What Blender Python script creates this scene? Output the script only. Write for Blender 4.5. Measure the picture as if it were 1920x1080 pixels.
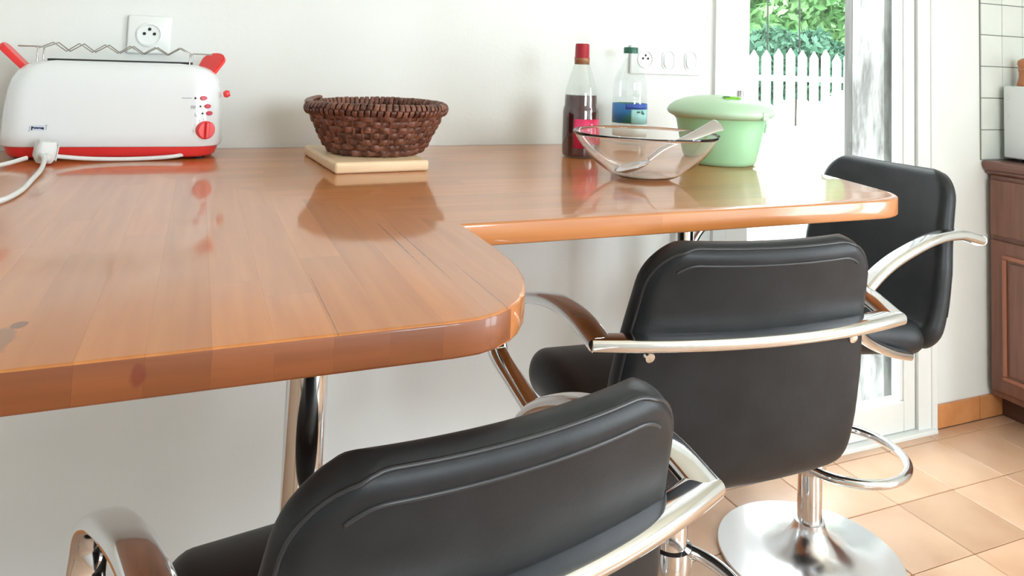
import bpy, bmesh, math, random
from mathutils import Vector, Matrix
import numpy as np

random.seed(7)
rng = np.random.default_rng(7)
for o in list(bpy.data.objects):
    bpy.data.objects.remove(o, do_unlink=True)
SC = bpy.context.scene
COL = SC.collection
PI = math.pi

# ------------------------------------------------------------------ camera
F_PX = 1387.7935
cam_d = bpy.data.cameras.new('camera')
cam_d.sensor_fit = 'HORIZONTAL'
cam_d.sensor_width = 36.0
cam_d.lens = F_PX / 1920 * 36.0
cam_d.shift_x = 0.0
cam_d.shift_y = (24.186 - 540.0) / 1920.0
cam_d.clip_start = 0.02
cam_d.clip_end = 200
cam = bpy.data.objects.new('camera', cam_d)
COL.objects.link(cam)
FW = Vector((0.38559615, 0.9203311, 0.06562219))
RT = Vector((0.9209024, -0.38828119, 0.03429987))
UP = Vector((-0.0570471, -0.04720574, 0.99725486))
m = Matrix((RT, UP, -FW)).transposed().to_4x4()
m.translation = Vector((0, -1.73346651, 1.133))
cam.matrix_world = m
SC.camera = cam

# ------------------------------------------------------------------ world, lights, exposure
w = bpy.data.worlds.new('sky')
SC.world = w
w.use_nodes = True
bg = w.node_tree.nodes['Background']
bg.inputs[0].default_value = (0.90, 0.96, 1.0, 1)
bg.inputs[1].default_value = 5.4

def area_light(name, loc, rot, sx, sy, energy, color=(1, 1, 1)):
    d = bpy.data.lights.new(name, 'AREA')
    d.shape = 'RECTANGLE'; d.size = sx; d.size_y = sy
    d.energy = energy; d.color = color
    o = bpy.data.objects.new(name, d); COL.objects.link(o)
    o.location = loc; o.rotation_euler = rot
    return o
# daylight entering by the room's other window, behind the camera
area_light('window_daylight', (1.10, -3.72, 1.48), (math.radians(90), 0, 0), 0.80, 0.90, 62, (0.84, 0.93, 1.0))
# added light from the right, through an unseen side door put in for it
area_light('added_side_light', (3.30, -2.75, 1.10), (0, math.radians(90), 0), 2.0, 1.35, 98, (0.84, 0.93, 1.0))
# daylight entering by the glazed garden door
area_light('door_daylight', (1.80, 0.60, 1.15), (math.radians(-90), 0, 0), 1.2, 1.9, 16, (0.97, 1.0, 0.98))

vs = SC.view_settings
vs.view_transform = 'Standard'
vs.look = 'None'
vs.exposure = -0.14
vs.gamma = 1.0
vs.use_curve_mapping = False

# ------------------------------------------------------------------ material helpers
def mat(name, base=(0.8, 0.8, 0.8), rough=0.5, metal=0.0, **kw):
    M = bpy.data.materials.new(name); M.use_nodes = True
    p = M.node_tree.nodes['Principled BSDF']
    p.inputs['Base Color'].default_value = (*base, 1)
    p.inputs['Roughness'].default_value = rough
    p.inputs['Metallic'].default_value = metal
    for k, v in kw.items():
        p.inputs[k.replace('_', ' ')].default_value = v
    return M

def nd(M, typ, **props):
    n = M.node_tree.nodes.new(typ)
    for k, v in props.items():
        setattr(n, k, v)
    return n
def lk(M, a, b): M.node_tree.links.new(a, b)
def pbsdf(M): return M.node_tree.nodes['Principled BSDF']

def noise_tint(M, c1, c2, scale=6.0, stretch=(1, 1, 1), detail=4.0, bump=0.0, bump_scale=60.0, lo=0.35, hi=0.65, use_random=0.0, coord='Object'):
    """base colour = ramp(noise); optional fine bump; optional per-object brightness change"""
    p = pbsdf(M)
    tc = nd(M, 'ShaderNodeTexCoord')
    mp = nd(M, 'ShaderNodeMapping'); mp.inputs['Scale'].default_value = stretch
    lk(M, tc.outputs[coord], mp.inputs['Vector'])
    src = mp.outputs['Vector']
    oi = nd(M, 'ShaderNodeObjectInfo')
    if use_random:
        mul = nd(M, 'ShaderNodeVectorMath', operation='MULTIPLY_ADD')
        mul.inputs[0].default_value = (37.0, 53.0, 19.0)
        cmb = nd(M, 'ShaderNodeCombineXYZ')
        for i in range(3): lk(M, oi.outputs['Random'], cmb.inputs[i])
        lk(M, cmb.outputs[0], mul.inputs[1]); lk(M, src, mul.inputs[2])
        src = mul.outputs[0]
    n = nd(M, 'ShaderNodeTexNoise'); n.inputs['Scale'].default_value = scale; n.inputs['Detail'].default_value = detail
    lk(M, src, n.inputs['Vector'])
    r = nd(M, 'ShaderNodeValToRGB')
    r.color_ramp.elements[0].position = lo; r.color_ramp.elements[1].position = hi
    r.color_ramp.elements[0].color = (*c1, 1); r.color_ramp.elements[1].color = (*c2, 1)
    lk(M, n.outputs['Fac'], r.inputs['Fac'])
    out = r.outputs['Color']
    if use_random:
        hsv = nd(M, 'ShaderNodeHueSaturation')
        mr = nd(M, 'ShaderNodeMapRange')
        mr.inputs['To Min'].default_value = 1 - use_random; mr.inputs['To Max'].default_value = 1 + use_random
        lk(M, oi.outputs['Random'], mr.inputs['Value']); lk(M, mr.outputs[0], hsv.inputs['Value'])
        lk(M, out, hsv.inputs['Color']); out = hsv.outputs['Color']
    lk(M, out, p.inputs['Base Color'])
    if bump:
        n2 = nd(M, 'ShaderNodeTexNoise'); n2.inputs['Scale'].default_value = bump_scale; n2.inputs['Detail'].default_value = 6
        lk(M, src, n2.inputs['Vector'])
        b = nd(M, 'ShaderNodeBump'); b.inputs['Strength'].default_value = bump; b.inputs['Distance'].default_value = 0.01
        lk(M, n2.outputs['Fac'], b.inputs['Height']); lk(M, b.outputs['Normal'], p.inputs['Normal'])
    return M

def wood(name, c1, c2, axis, rough=0.38, coat=0.0, rnd=0.14, spots=None):
    """long-grained wood, grain along axis 0/1/2"""
    M = mat(name, c1, rough)
    st = [14.0, 14.0, 14.0]; st[axis] = 0.9
    noise_tint(M, c1, c2, 5.0, tuple(st), 6.0, bump=0.02, bump_scale=12.0, lo=0.3, hi=0.72, use_random=rnd)
    p = pbsdf(M)
    if coat:
        p.inputs['Coat Weight'].default_value = coat
        p.inputs['Coat Roughness'].default_value = 0.07
        p.inputs['Coat IOR'].default_value = 1.5
    if spots:
        # knots and stains with a shape of their own, at fixed places of the slab
        src = p.inputs['Base Color'].links[0].from_socket
        geo = nd(M, 'ShaderNodeNewGeometry')
        for (x, y, z, sx, sy, sz, col, thr) in spots:
            sub = nd(M, 'ShaderNodeVectorMath', operation='SUBTRACT'); sub.inputs[1].default_value = (x, y, z)
            lk(M, geo.outputs['Position'], sub.inputs[0])
            dv = nd(M, 'ShaderNodeVectorMath', operation='DIVIDE'); dv.inputs[1].default_value = (sx, sy, sz)
            lk(M, sub.outputs[0], dv.inputs[0])
            ln = nd(M, 'ShaderNodeVectorMath', operation='LENGTH'); lk(M, dv.outputs[0], ln.inputs[0])
            nz = nd(M, 'ShaderNodeTexNoise'); nz.inputs['Scale'].default_value = 90; lk(M, geo.outputs['Position'], nz.inputs['Vector'])
            ad = nd(M, 'ShaderNodeMath', operation='ADD'); lk(M, ln.outputs['Value'], ad.inputs[0]); lk(M, nz.outputs['Fac'], ad.inputs[1])
            mr = nd(M, 'ShaderNodeMapRange'); mr.inputs['From Min'].default_value = 1.2; mr.inputs['From Max'].default_value = 1.5
            mr.inputs['To Min'].default_value = thr; mr.inputs['To Max'].default_value = 0.0
            lk(M, ad.outputs[0], mr.inputs['Value'])
            mx = nd(M, 'ShaderNodeMix', data_type='RGBA'); mx.inputs[7].default_value = (*col, 1)
            lk(M, mr.outputs[0], mx.inputs[0]); lk(M, src, mx.inputs[6])
            src = mx.outputs[2]
        lk(M, src, p.inputs['Base Color'])
    return M

def pane_mat(name, tint=(0.96, 0.98, 0.97), gloss=0.04):
    M = bpy.data.materials.new(name); M.use_nodes = True
    nt = M.node_tree; nt.nodes.clear()
    o = nt.nodes.new('ShaderNodeOutputMaterial'); t = nt.nodes.new('ShaderNodeBsdfTransparent'); g = nt.nodes.new('ShaderNodeBsdfGlossy')
    t.inputs[0].default_value = (*tint, 1); g.inputs['Roughness'].default_value = 0.02
    mx = nt.nodes.new('ShaderNodeMixShader'); mx.inputs[0].default_value = gloss
    nt.links.new(t.outputs[0], mx.inputs[1]); nt.links.new(g.outputs[0], mx.inputs[2]); nt.links.new(mx.outputs[0], o.inputs[0])
    return M

SPOTS = [(0.2175, -0.895, 0.925, 0.0011, 0.11, 0.02, (0.13, 0.045, 0.015), 0.75), (0.2315, -0.935, 0.925, 0.0010, 0.15, 0.02, (0.13, 0.045, 0.015), 0.65), (0.252, -1.085, 0.925, 0.0009, 0.095, 0.02, (0.16, 0.05, 0.02), 0.6), (0.1075, -1.09, 0.925, 0.0008, 0.10, 0.02, (0.16, 0.05, 0.02), 0.6),
         (-0.026, -1.161, 0.912, 0.0062, 0.02, 0.009, (0.15, 0.022, 0.008), 0.8),
         (-0.112, -1.075, 0.925, 0.006, 0.010, 0.02, (0.16, 0.06, 0.03), 0.85),
         (-0.117, -1.105, 0.925, 0.010, 0.030, 0.02, (0.22, 0.11, 0.06), 0.7),
         (-0.205, -0.30, 0.925, 0.018, 0.012, 0.02, (0.30, 0.13, 0.06), 0.5),
         (-0.18, -0.34, 0.925, 0.016, 0.006, 0.02, (0.25, 0.10, 0.05), 0.5)]
WC1, WC2 = (0.48, 0.158, 0.036), (0.57, 0.210, 0.054)
M = {}
M['wall'] = noise_tint(mat('wall_paint', rough=0.85), (0.765, 0.785, 0.765), (0.80, 0.82, 0.80), 3.0, bump=0.04, bump_scale=90)
M['ceiling'] = mat('ceiling_paint', (0.80, 0.78, 0.66), 0.9)
M['grout'] = noise_tint(mat('grout', rough=0.9), (0.50, 0.33, 0.23), (0.58, 0.40, 0.29), 30)
M['floor_tile'] = noise_tint(mat('terracotta_tile', rough=0.32), (0.56, 0.33, 0.205), (0.68, 0.44, 0.295), 4.5, bump=0.03, bump_scale=40, use_random=0.10)
pbsdf(M['floor_tile']).inputs['Coat Weight'].default_value = 0.3
pbsdf(M['floor_tile']).inputs['Coat Roughness'].default_value = 0.25
M['skirting'] = noise_tint(mat('skirting_tile', rough=0.35), (0.56, 0.22, 0.075), (0.66, 0.29, 0.11), 12, use_random=0.08)
M['wall_tile'] = noise_tint(mat('white_glazed_tile', rough=0.12), (0.68, 0.72, 0.68), (0.74, 0.77, 0.73), 6, use_random=0.03)
M['tile_joint'] = mat('tile_joint', (0.20, 0.21, 0.19), 0.9)
M['white_paint'] = noise_tint(mat('white_gloss_paint', rough=0.35), (0.80, 0.82, 0.80), (0.84, 0.855, 0.84), 5)
M['rough_plaster'] = noise_tint(mat('rough_plaster', rough=0.95), (0.20, 0.195, 0.19), (0.52, 0.515, 0.51), 22, (1, 1, 0.3), 8, bump=0.9, bump_scale=45)
M['weathered_wood'] = noise_tint(mat('weathered_wood', rough=0.9), (0.10, 0.095, 0.09), (0.19, 0.18, 0.175), 30, (1, 1, 0.08), 6, bump=0.4, bump_scale=60)
M['pane'] = pane_mat('window_glass')
M['worktop_x'] = wood('varnished_beech_lengthwise', WC1, WC2, 0, 0.36, 0.7, 0.11, SPOTS)
M['shaded_end_grain'] = wood('varnished_beech_shaded_end_grain', (0.180, 0.047, 0.011), (0.25, 0.071, 0.017), 0, 0.45, 0.3, 0.10, SPOTS)  # end grain, darkened further for the shade on the bar's front edge
M['worktop_y'] = wood('varnished_beech_crosswise', WC1, WC2, 1, 0.36, 0.7, 0.11, SPOTS)
M['chrome'] = mat('chrome', (0.78, 0.78, 0.79), 0.08, 1.0)
M['chrome_brushed'] = mat('satin_chrome', (0.74, 0.74, 0.76), 0.22, 1.0)
M['leather'] = noise_tint(mat('black_leatherette', rough=0.42), (0.0135, 0.0150, 0.0175), (0.020, 0.0220, 0.025), 20, bump=0.03, bump_scale=220)
pbsdf(M['leather']).inputs['Specular IOR Level'].default_value = 0.28
M['piping'] = mat('black_piping', (0.028, 0.029, 0.033), 0.35)
M['black_plastic'] = mat('black_plastic', (0.015, 0.015, 0.016), 0.4)
M['toaster_white'] = noise_tint(mat('glossy_white_plastic', rough=0.18), (0.80, 0.83, 0.86), (0.83, 0.86, 0.89), 3)
pbsdf(M['toaster_white']).inputs['Coat Weight'].default_value = 0.6
M['red_plastic'] = noise_tint(mat('red_plastic', rough=0.28), (0.78, 0.035, 0.035), (0.86, 0.05, 0.05), 8)
M['red_button'] = mat('pink_red_button', (0.66, 0.08, 0.12), 0.35)
M['dark_led_and_shade'] = mat('dark_led_and_shade', (0.01, 0.012, 0.012), 0.2)
M['print_grey'] = mat('grey_print', (0.45, 0.48, 0.52), 0.5)
M['print_blue'] = mat('navy_print', (0.010, 0.015, 0.07), 0.5)
M['wire'] = mat('steel_wire', (0.55, 0.55, 0.54), 0.2, 1.0)
M['cord'] = noise_tint(mat('white_cord', rough=0.45), (0.70, 0.71, 0.71), (0.76, 0.77, 0.77), 10)
M['wicker'] = noise_tint(mat('brown_wicker', rough=0.45), (0.075, 0.022, 0.012), (0.23, 0.085, 0.050), 55, (1, 1, 1), 4, bump=0.25, bump_scale=160, use_random=0.12)
M['wicker_dark'] = noise_tint(mat('dark_wicker', rough=0.7), (0.03, 0.010, 0.006), (0.07, 0.025, 0.014), 40)
M['board'] = noise_tint(mat('pale_beech', rough=0.42), (0.80, 0.57, 0.35), (0.88, 0.67, 0.45), 6, (1.2, 14, 14), 5)
M['glass'] = mat('clear_glass', (1, 1, 1), 0.0, 0.0, IOR=1.45); pbsdf(M['glass']).inputs['Transmission Weight'].default_value = 1.0
M['pet'] = pane_mat('clear_plastic', (0.95, 0.97, 0.97), 0.10)
M['bottle_glass'] = pane_mat('bottle_glass', (0.93, 0.95, 0.94), 0.09)
M['syrup'] = mat('red_syrup', (0.060, 0.004, 0.012), 0.12); pbsdf(M['syrup']).inputs['Coat Weight'].default_value = 0.5
M['cap_red'] = mat('dark_red_cap', (0.36, 0.010, 0.025), 0.25)
M['cap_band'] = mat('amber_band', (0.32, 0.13, 0.05), 0.35)
M['label_pink'] = noise_tint(mat('crimson_label', rough=0.4), (0.58, 0.008, 0.06), (0.80, 0.05, 0.17), 28, lo=0.4, hi=0.7)
M['label_light'] = mat('pale_pink_print', (0.90, 0.40, 0.52), 0.5)
M['label_blue'] = noise_tint(mat('teal_blue_label', rough=0.35), (0.03, 0.26, 0.22), (0.03, 0.20, 0.55), 14, (1, 1, 1.4), 2, lo=0.42, hi=0.55)
M['label_band'] = mat('blue_label_band', (0.05, 0.12, 0.55), 0.35)
M['label_pale'] = mat('pale_aqua_label', (0.42, 0.80, 0.80), 0.4)
M['label_white'] = mat('white_label_strip', (0.82, 0.88, 0.86), 0.4)
M['cap_green'] = mat('dark_green_cap', (0.02, 0.12, 0.08), 0.35)
M['spinner'] = noise_tint(mat('mint_plastic', rough=0.30), (0.34, 0.67, 0.38), (0.39, 0.71, 0.43), 6)
M['spinner_lid'] = noise_tint(mat('pale_mint_plastic', rough=0.35), (0.47, 0.70, 0.48), (0.53, 0.74, 0.53), 6)
M['lime'] = mat('lime_slot', (0.18, 0.50, 0.02), 0.4)
M['steel'] = mat('stainless_steel', (0.60, 0.59, 0.62), 0.16, 1.0)
M['socket'] = noise_tint(mat('white_socket_plastic', rough=0.3), (0.80, 0.83, 0.82), (0.83, 0.86, 0.85), 4)
M['hole'] = mat('pin_hole', (0.01, 0.01, 0.01), 0.6)
M['pin'] = mat('brass_pin', (0.5, 0.42, 0.28), 0.3, 1.0)
M['cabinet'] = wood('dark_stained_wood', (0.150, 0.058, 0.036), (0.215, 0.088, 0.056), 2, 0.42, 0.3, 0.05)
M['cabinet_light'] = wood('orange_stained_moulding', (0.30, 0.105, 0.058), (0.37, 0.14, 0.08), 2, 0.42, 0.3, 0.03)
M['cab_top'] = wood('brown_worktop', (0.125, 0.048, 0.033), (0.18, 0.072, 0.050), 1, 0.35, 0.4, 0.03)
M['plinth'] = mat('dark_plinth', (0.085, 0.032, 0.018), 0.6)
M['appliance'] = noise_tint(mat('white_enamel', rough=0.3), (0.72, 0.75, 0.75), (0.76, 0.79, 0.79), 4)
M['mill'] = wood('turned_wood', (0.42, 0.13, 0.045), (0.52, 0.19, 0.07), 2, 0.35, 0.4, 0.0)
M['gravel'] = noise_tint(mat('pale_gravel', rough=0.95), (0.66, 0.65, 0.62), (0.80, 0.79, 0.76), 60, bump=0.3, bump_scale=150)
M['leaf_sunlit'] = noise_tint(mat('sunny_leaves', rough=0.6), (0.20, 0.48, 0.17), (0.42, 0.68, 0.32), 2.2)  # sunlight is mixed into this lighter leaf green
M['leaf_shaded'] = noise_tint(mat('shaded_leaves', rough=0.6), (0.06, 0.20, 0.12), (0.13, 0.30, 0.19), 2.2)  # shadow band of the foliage put into a darker leaf green
M['bark'] = noise_tint(mat('bark', rough=0.9), (0.08, 0.06, 0.045), (0.16, 0.12, 0.09), 20)
M['fence'] = noise_tint(mat('white_fence_paint', rough=0.7), (0.62, 0.70, 0.66), (0.76, 0.82, 0.79), 5)
M['stake'] = mat('dark_stake', (0.03, 0.035, 0.03), 0.6)

# ------------------------------------------------------------------ object helpers
def obj(name, me, material=None, parent=None, loc=None, rot=None, smooth=False):
    if isinstance(me, bmesh.types.BMesh):
        bm = me; me = bpy.data.meshes.new(name); bm.normal_update(); bm.to_mesh(me); bm.free()
    if material is not None and not me.materials:
        me.materials.append(material)
    if smooth:
        me.polygons.foreach_set('use_smooth', [True] * len(me.polygons))
    o = bpy.data.objects.new(name, me); COL.objects.link(o)
    if parent is not None: o.parent = parent
    if loc is not None: o.location = loc
    if rot is not None: o.rotation_euler = rot
    return o
def thing(name, label, cat, loc=(0, 0, 0), rotz=0.0, group=None):
    o = bpy.data.objects.new(name, None); COL.objects.link(o)
    o.empty_display_size = 0.05
    o.location = loc; o.rotation_euler = (0, 0, rotz)
    o['label'] = label; o['category'] = cat
    if group: o['group'] = group
    return o
def tag(o, label, cat, group=None):
    o['label'] = label; o['category'] = cat
    if group: o['group'] = group
    return o
def struct(o, label=None):
    o['kind'] = 'structure'
    if label: o['label'] = label
    return o
def autosmooth(o, ang=35):
    me = o.data
    me.polygons.foreach_set('use_smooth', [True] * len(me.polygons))
    try: me.set_sharp_from_angle(angle=math.radians(ang))
    except Exception: pass
    return o

def bx(bm, x0, x1, y0, y1, z0, z1, bev=0.0, seg=2):
    r = bmesh.ops.create_cube(bm, size=1.0)
    vs_ = r['verts']
    for v in vs_:
        v.co.x = x0 + (v.co.x + 0.5) * (x1 - x0)
        v.co.y = y0 + (v.co.y + 0.5) * (y1 - y0)
        v.co.z = z0 + (v.co.z + 0.5) * (z1 - z0)
    if bev:
        es = list({e for v in vs_ for e in v.link_edges})
        bmesh.ops.bevel(bm, geom=es, offset=bev, segments=seg, profile=0.5, affect='EDGES')
    return bm
def box(x0, x1, y0, y1, z0, z1, bev=0.0, seg=2):
    return bx(bmesh.new(), x0, x1, y0, y1, z0, z1, bev, seg)

def lathe(profile, n=48, bm=None, close=False):
    """profile [(r,z)]; r = 0 ends become poles"""
    bm = bm or bmesh.new(); rings = []
    for r, z in profile:
        if r < 1e-6: rings.append([bm.verts.new((0, 0, z))])
        else: rings.append([bm.verts.new((r * math.cos(2 * PI * i / n), r * math.sin(2 * PI * i / n), z)) for i in range(n)])
    pairs = list(zip(rings[:-1], rings[1:]))
    if close: pairs.append((rings[-1], rings[0]))
    for a, b in pairs:
        if len(a) == 1 and len(b) == 1: continue
        for i in range(n):
            j = (i + 1) % n
            if len(a) == 1: bm.faces.new((a[0], b[j], b[i]))
            elif len(b) == 1: bm.faces.new((a[i], a[j], b[0]))
            else: bm.faces.new((a[i], a[j], b[j], b[i]))
    bmesh.ops.recalc_face_normals(bm, faces=bm.faces)
    return bm

def catmull(pts, k=8, closed=False):
    P = [Vector(p) for p in pts]; n = len(P); out = []
    rngi = range(n) if closed else range(n - 1)
    for i in rngi:
        if closed: a, b, c, d = P[(i - 1) % n], P[i], P[(i + 1) % n], P[(i + 2) % n]
        else:
            a = P[i - 1] if i > 0 else P[i] * 2 - P[i + 1]
            b, c = P[i], P[i + 1]
            d = P[i + 2] if i + 2 < n else P[i + 1] * 2 - P[i]
        for j in range(k):
            t = j / k
            out.append(0.5 * ((2 * b) + (c - a) * t + (2 * a - 5 * b + 4 * c - d) * t * t + (3 * b - a - 3 * c + d) * t ** 3))
    if not closed: out.append(P[-1])
    return out

def sweep(path, section, bm=None, up=Vector((0, 0, 1)), closed=False, cap=True, side_fixed=None):
    """section: [(a,b)] a along side, b along normal. side = tangent x up (or fixed)"""
    bm = bm or bmesh.new(); rings = []; n = len(path); prev = None
    for i, p in enumerate(path):
        if closed: t = path[(i + 1) % n] - path[i - 1]
        else: t = path[min(i + 1, n - 1)] - path[max(i - 1, 0)]
        t.normalize()
        if side_fixed is not None:
            s = side_fixed.copy()
        elif prev is None:
            s = t.cross(up)
            if s.length < 1e-3: s = t.cross(Vector((1, 0, 0)))
        else:
            s = prev - t * prev.dot(t)
        s.normalize(); prev = s
        nn = s.cross(t).normalized()
        rings.append([bm.verts.new(p + s * a + nn * b) for a, b in section])
    m_ = len(section)
    pr = list(zip(rings[:-1], rings[1:]))
    if closed: pr.append((rings[-1], rings[0]))
    for a, b in pr:
        for i in range(m_):
            j = (i + 1) % m_
            bm.faces.new((a[i], a[j], b[j], b[i]))
    if cap and not closed:
        bm.faces.new(rings[0][::-1]); bm.faces.new(rings[-1])
    bmesh.ops.recalc_face_normals(bm, faces=bm.faces)
    return bm
def circ(r, n=10): return [(r * math.cos(2 * PI * i / n), r * math.sin(2 * PI * i / n)) for i in range(n)]
def oval(a, b, n=20, p=3.0):
    out = []
    for i in range(n):
        t = 2 * PI * i / n; c, s = math.cos(t), math.sin(t)
        out.append((a * math.copysign(abs(c) ** (2 / p), c), b * math.copysign(abs(s) ** (2 / p), s)))
    return out
def tube(path, r, n=10, closed=False, bm=None): return sweep([Vector(p) for p in path], circ(r, n), bm, closed=closed)

def extrude_poly(pts, axis_dir, thickness):
    """flat polygon pts (3d) extruded by thickness along axis_dir"""
    bm = bmesh.new(); d = Vector(axis_dir) * thickness
    a = [bm.verts.new(Vector(p)) for p in pts]; b = [bm.verts.new(Vector(p) + d) for p in pts]
    bm.faces.new(a); bm.faces.new(b[::-1])
    for i in range(len(a)):
        j = (i + 1) % len(a); bm.faces.new((a[i], b[i], b[j], a[j]))
    bmesh.ops.recalc_face_normals(bm, faces=bm.faces)
    return bm

# ------------------------------------------------------------------ setting: room shell
XL, XR, YR, ZC = -1.9, 3.12, -3.55, 2.5
WT = 0.20                                   # thickness of the garden wall
DX0, DX1, DZ = 1.355, 2.236, 2.12           # garden door opening
o = struct(obj('floor', box(XL - .1, XR + .1, YR - .1, WT, -0.06, -0.006), M['grout']), 'terracotta tiled kitchen floor')
FT = 0.209
ftile = None
for i in range(-8, 5):
    for j in range(0, 9):
        x0 = 2.1885 + i * FT; y1 = -0.058 - (j - 1) * FT
        if x0 > XR - 0.05: continue
        yy0, yy1 = y1 - FT + 0.0012, min(y1 - 0.0012, -0.012)
        xx1 = min(x0 + FT - 0.0012, XR)
        full = abs(yy1 - (y1 - 0.0012)) < 1e-6 and abs(xx1 - (x0 + FT - 0.0012)) < 1e-6
        if full and ftile is None:
            ftile = box(-FT / 2 + .0012, FT / 2 - .0012, -FT / 2 + .0012, FT / 2 - .0012, -0.012, 0.0, 0.0015, 1)
            me = bpy.data.meshes.new('floor_tile'); ftile.to_mesh(me); ftile.free(); ftile = me
        if full: t = obj('tile', ftile, M['floor_tile'], o, (x0 + FT / 2, y1 - FT / 2, 0))
        else: t = obj('tile', box(x0 + .0012, xx1, yy0, yy1, -0.012, 0.0, 0.0015, 1), M['floor_tile'], o)

bm = bmesh.new()
bx(bm, XL - .1, DX0, 0, WT, -0.05, ZC)
bx(bm, DX0, DX1 , 0, WT, DZ, ZC)
bx(bm, DX1, XR + .1, 0, WT, -0.05, ZC)
wall_back = struct(obj('wall_back', bm, M['wall']), 'white painted wall behind the counter')
# glazed tiles above the kitchen worktop
TS = 0.10894; tx0, tz0 = 2.4815, 1.3906
bm = box(tx0 - .001, XR, -0.0030, 0.0, 0.853, tz0 + 2 * TS)
obj('tile_grout', bm, M['tile_joint'], wall_back)
tme = bpy.data.meshes.new('wall_tile'); b_ = box(-TS / 2 + .0013, TS / 2 - .0013, -0.0055, 0, -TS / 2 + .0013, TS / 2 - .0013, 0.001, 1); b_.to_mesh(tme); b_.free()
for i in range(6):
    for j in range(-2, 5):
        zt = tz0 - j * TS
        x0 = tx0 + i * TS
        if x0 + TS > XR:
            obj('tile', box(x0 + .0013, XR, -0.0065, -0.0015, max(zt - TS, 0.853) + .0013, zt - .0013, 0.001, 1), M['wall_tile'], wall_back); continue
        if zt - TS < 0.853: obj('tile', box(x0 + .0013, x0 + TS - .0013, -0.0065, -0.0015, 0.8545, zt - .0013, 0.001, 1), M['wall_tile'], wall_back)
        else: obj('tile', tme, M['wall_tile'], wall_back, (x0 + TS / 2, -0.0015, zt - TS / 2))

struct(obj('wall_left', box(XL - .1, XL, YR, 0, -0.05, ZC), M['wall']), 'plain white painted side wall')
SY0, SY1, SZ0, SZ1 = -3.45, -2.05, 0.02, 2.12
bm = bmesh.new()
bx(bm, XR, XR + .1, SY1, 0, -0.05, ZC); bx(bm, XR, XR + .1, YR, SY0, -0.05, ZC); bx(bm, XR, XR + .1, SY0, SY1, -0.05, SZ0); bx(bm, XR, XR + .1, SY0, SY1, SZ1, ZC)
struct(obj('wall_right', bm, M['wall']), 'plain white wall behind the kitchen units')
struct(obj('ceiling', box(XL - .1, XR + .1, YR - .1, WT, ZC, ZC + .08), M['ceiling']), 'cream ceiling')
# wall behind the camera with its window
RX0, RX1, RZ0, RZ1 = 0.70, 1.50, 1.02, 1.95
bm = bmesh.new()
bx(bm, XL - .1, RX0, YR - .12, YR, -0.05, ZC); bx(bm, RX1, XR + .1, YR - .12, YR, -0.05, ZC)
bx(bm, RX0, RX1, YR - .12, YR, -0.05, RZ0); bx(bm, RX0, RX1, YR - .12, YR, RZ1, ZC)
struct(obj('wall_front', bm, M['wall']), 'white wall behind the camera')
win = bpy.data.objects.new('window_1', None); COL.objects.link(win); win.location = (0, YR - .06, 0); struct(win, 'white framed window behind the camera')
bm = bmesh.new()
for a, b, c_, d in [(RX0, RX0 + .06, RZ0, RZ1), (RX1 - .06, RX1, RZ0, RZ1), (RX0, RX1, RZ0, RZ0 + .06), (RX0, RX1, RZ1 - .06, RZ1)]:
    bx(bm, a, b, -.03, .03, c_, d)
obj('window_frame', bm, M['white_paint'], win)
xm = (RX0 + RX1) / 2
obj('mullion', box(xm - .05, xm + .05, -.03, .03, RZ0 + .06, RZ1 - .06), M['white_paint'], win)
for a, b in ((RX0 + .06, xm - .05), (xm + .05, RX1 - .06)):
    obj('glazing_bar', box(a, b, -.015, .015, (RZ0 + RZ1) / 2 + .15, (RZ0 + RZ1) / 2 + .18), M['white_paint'], win)

win2 = bpy.data.objects.new('added_side_door', None); COL.objects.link(win2); win2.location = (XR + .05, 0, 0); struct(win2, 'added white framed glazed side door, unseen, letting in light from the right')  # opening added out of view to brighten the floor and lower wall
bm = bmesh.new()
for a, b, c_, d in [(SY0, SY0 + .06, SZ0, SZ1), (SY1 - .06, SY1, SZ0, SZ1), (SY0, SY1, SZ0, SZ0 + .06), (SY0, SY1, SZ1 - .06, SZ1)]:
    bx(bm, -.03, .03, a, b, c_, d)
obj('door_frame', bm, M['white_paint'], win2)
obj('mullion', box(-.03, .03, (SY0 + SY1) / 2 - .045, (SY0 + SY1) / 2 + .045, SZ0 + .06, SZ1 - .06), M['white_paint'], win2)

# baseboard of the same fired tiles
bb = bpy.data.objects.new('baseboard_back', None); COL.objects.link(bb); struct(bb, 'orange tile skirting along the white wall')
BH = 0.0727
x = -1.885
while x < DX0 - 0.02:
    x1 = min(x + 0.208, DX0 - 0.015)
    obj('tile', box(x, x1 - .003, -0.0115, 0.0, 0.0005, BH, 0.0015, 1), M['skirting'], bb)
    x += 0.208
xs = [2.252, 2.460, 2.668]
for a in xs: obj('tile', box(a, a + .205, -0.0115, 0.0, 0.0005, BH, 0.0015, 1), M['skirting'], bb)

# garden door, glazed to the floor
door = bpy.data.objects.new('door_1', None); COL.objects.link(door); struct(door, 'white glazed garden door')
G0, G1 = 1.484, 2.098
bm = bmesh.new()
bx(bm, DX0, 1.397, -0.012, 0.07, 0.0, DZ); bx(bm, 2.168, DX1, -0.012, 0.07, 0.0, DZ); bx(bm, 1.397, 2.168, -0.012, 0.07, DZ - .05, DZ)
obj('door_frame', bm, M['white_paint'], door)
obj('casing', box(DX1 - .012, DX1 + .012, -0.018, 0.0, 0.0, DZ + .01, .003, 2), M['white_paint'], door)
obj('stile', box(1.403, G0, -0.004, 0.045, 0.012, DZ - .055, .004, 2), M['white_paint'], door)
obj('stile', box(G1 + .016, 2.163, -0.004, 0.045, 0.012, DZ - .055, .004, 2), M['white_paint'], door)
obj('rail', box(G0, G1 + .016, -0.004, 0.045, 0.012, 0.105, .004, 2), M['white_paint'], door)
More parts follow.
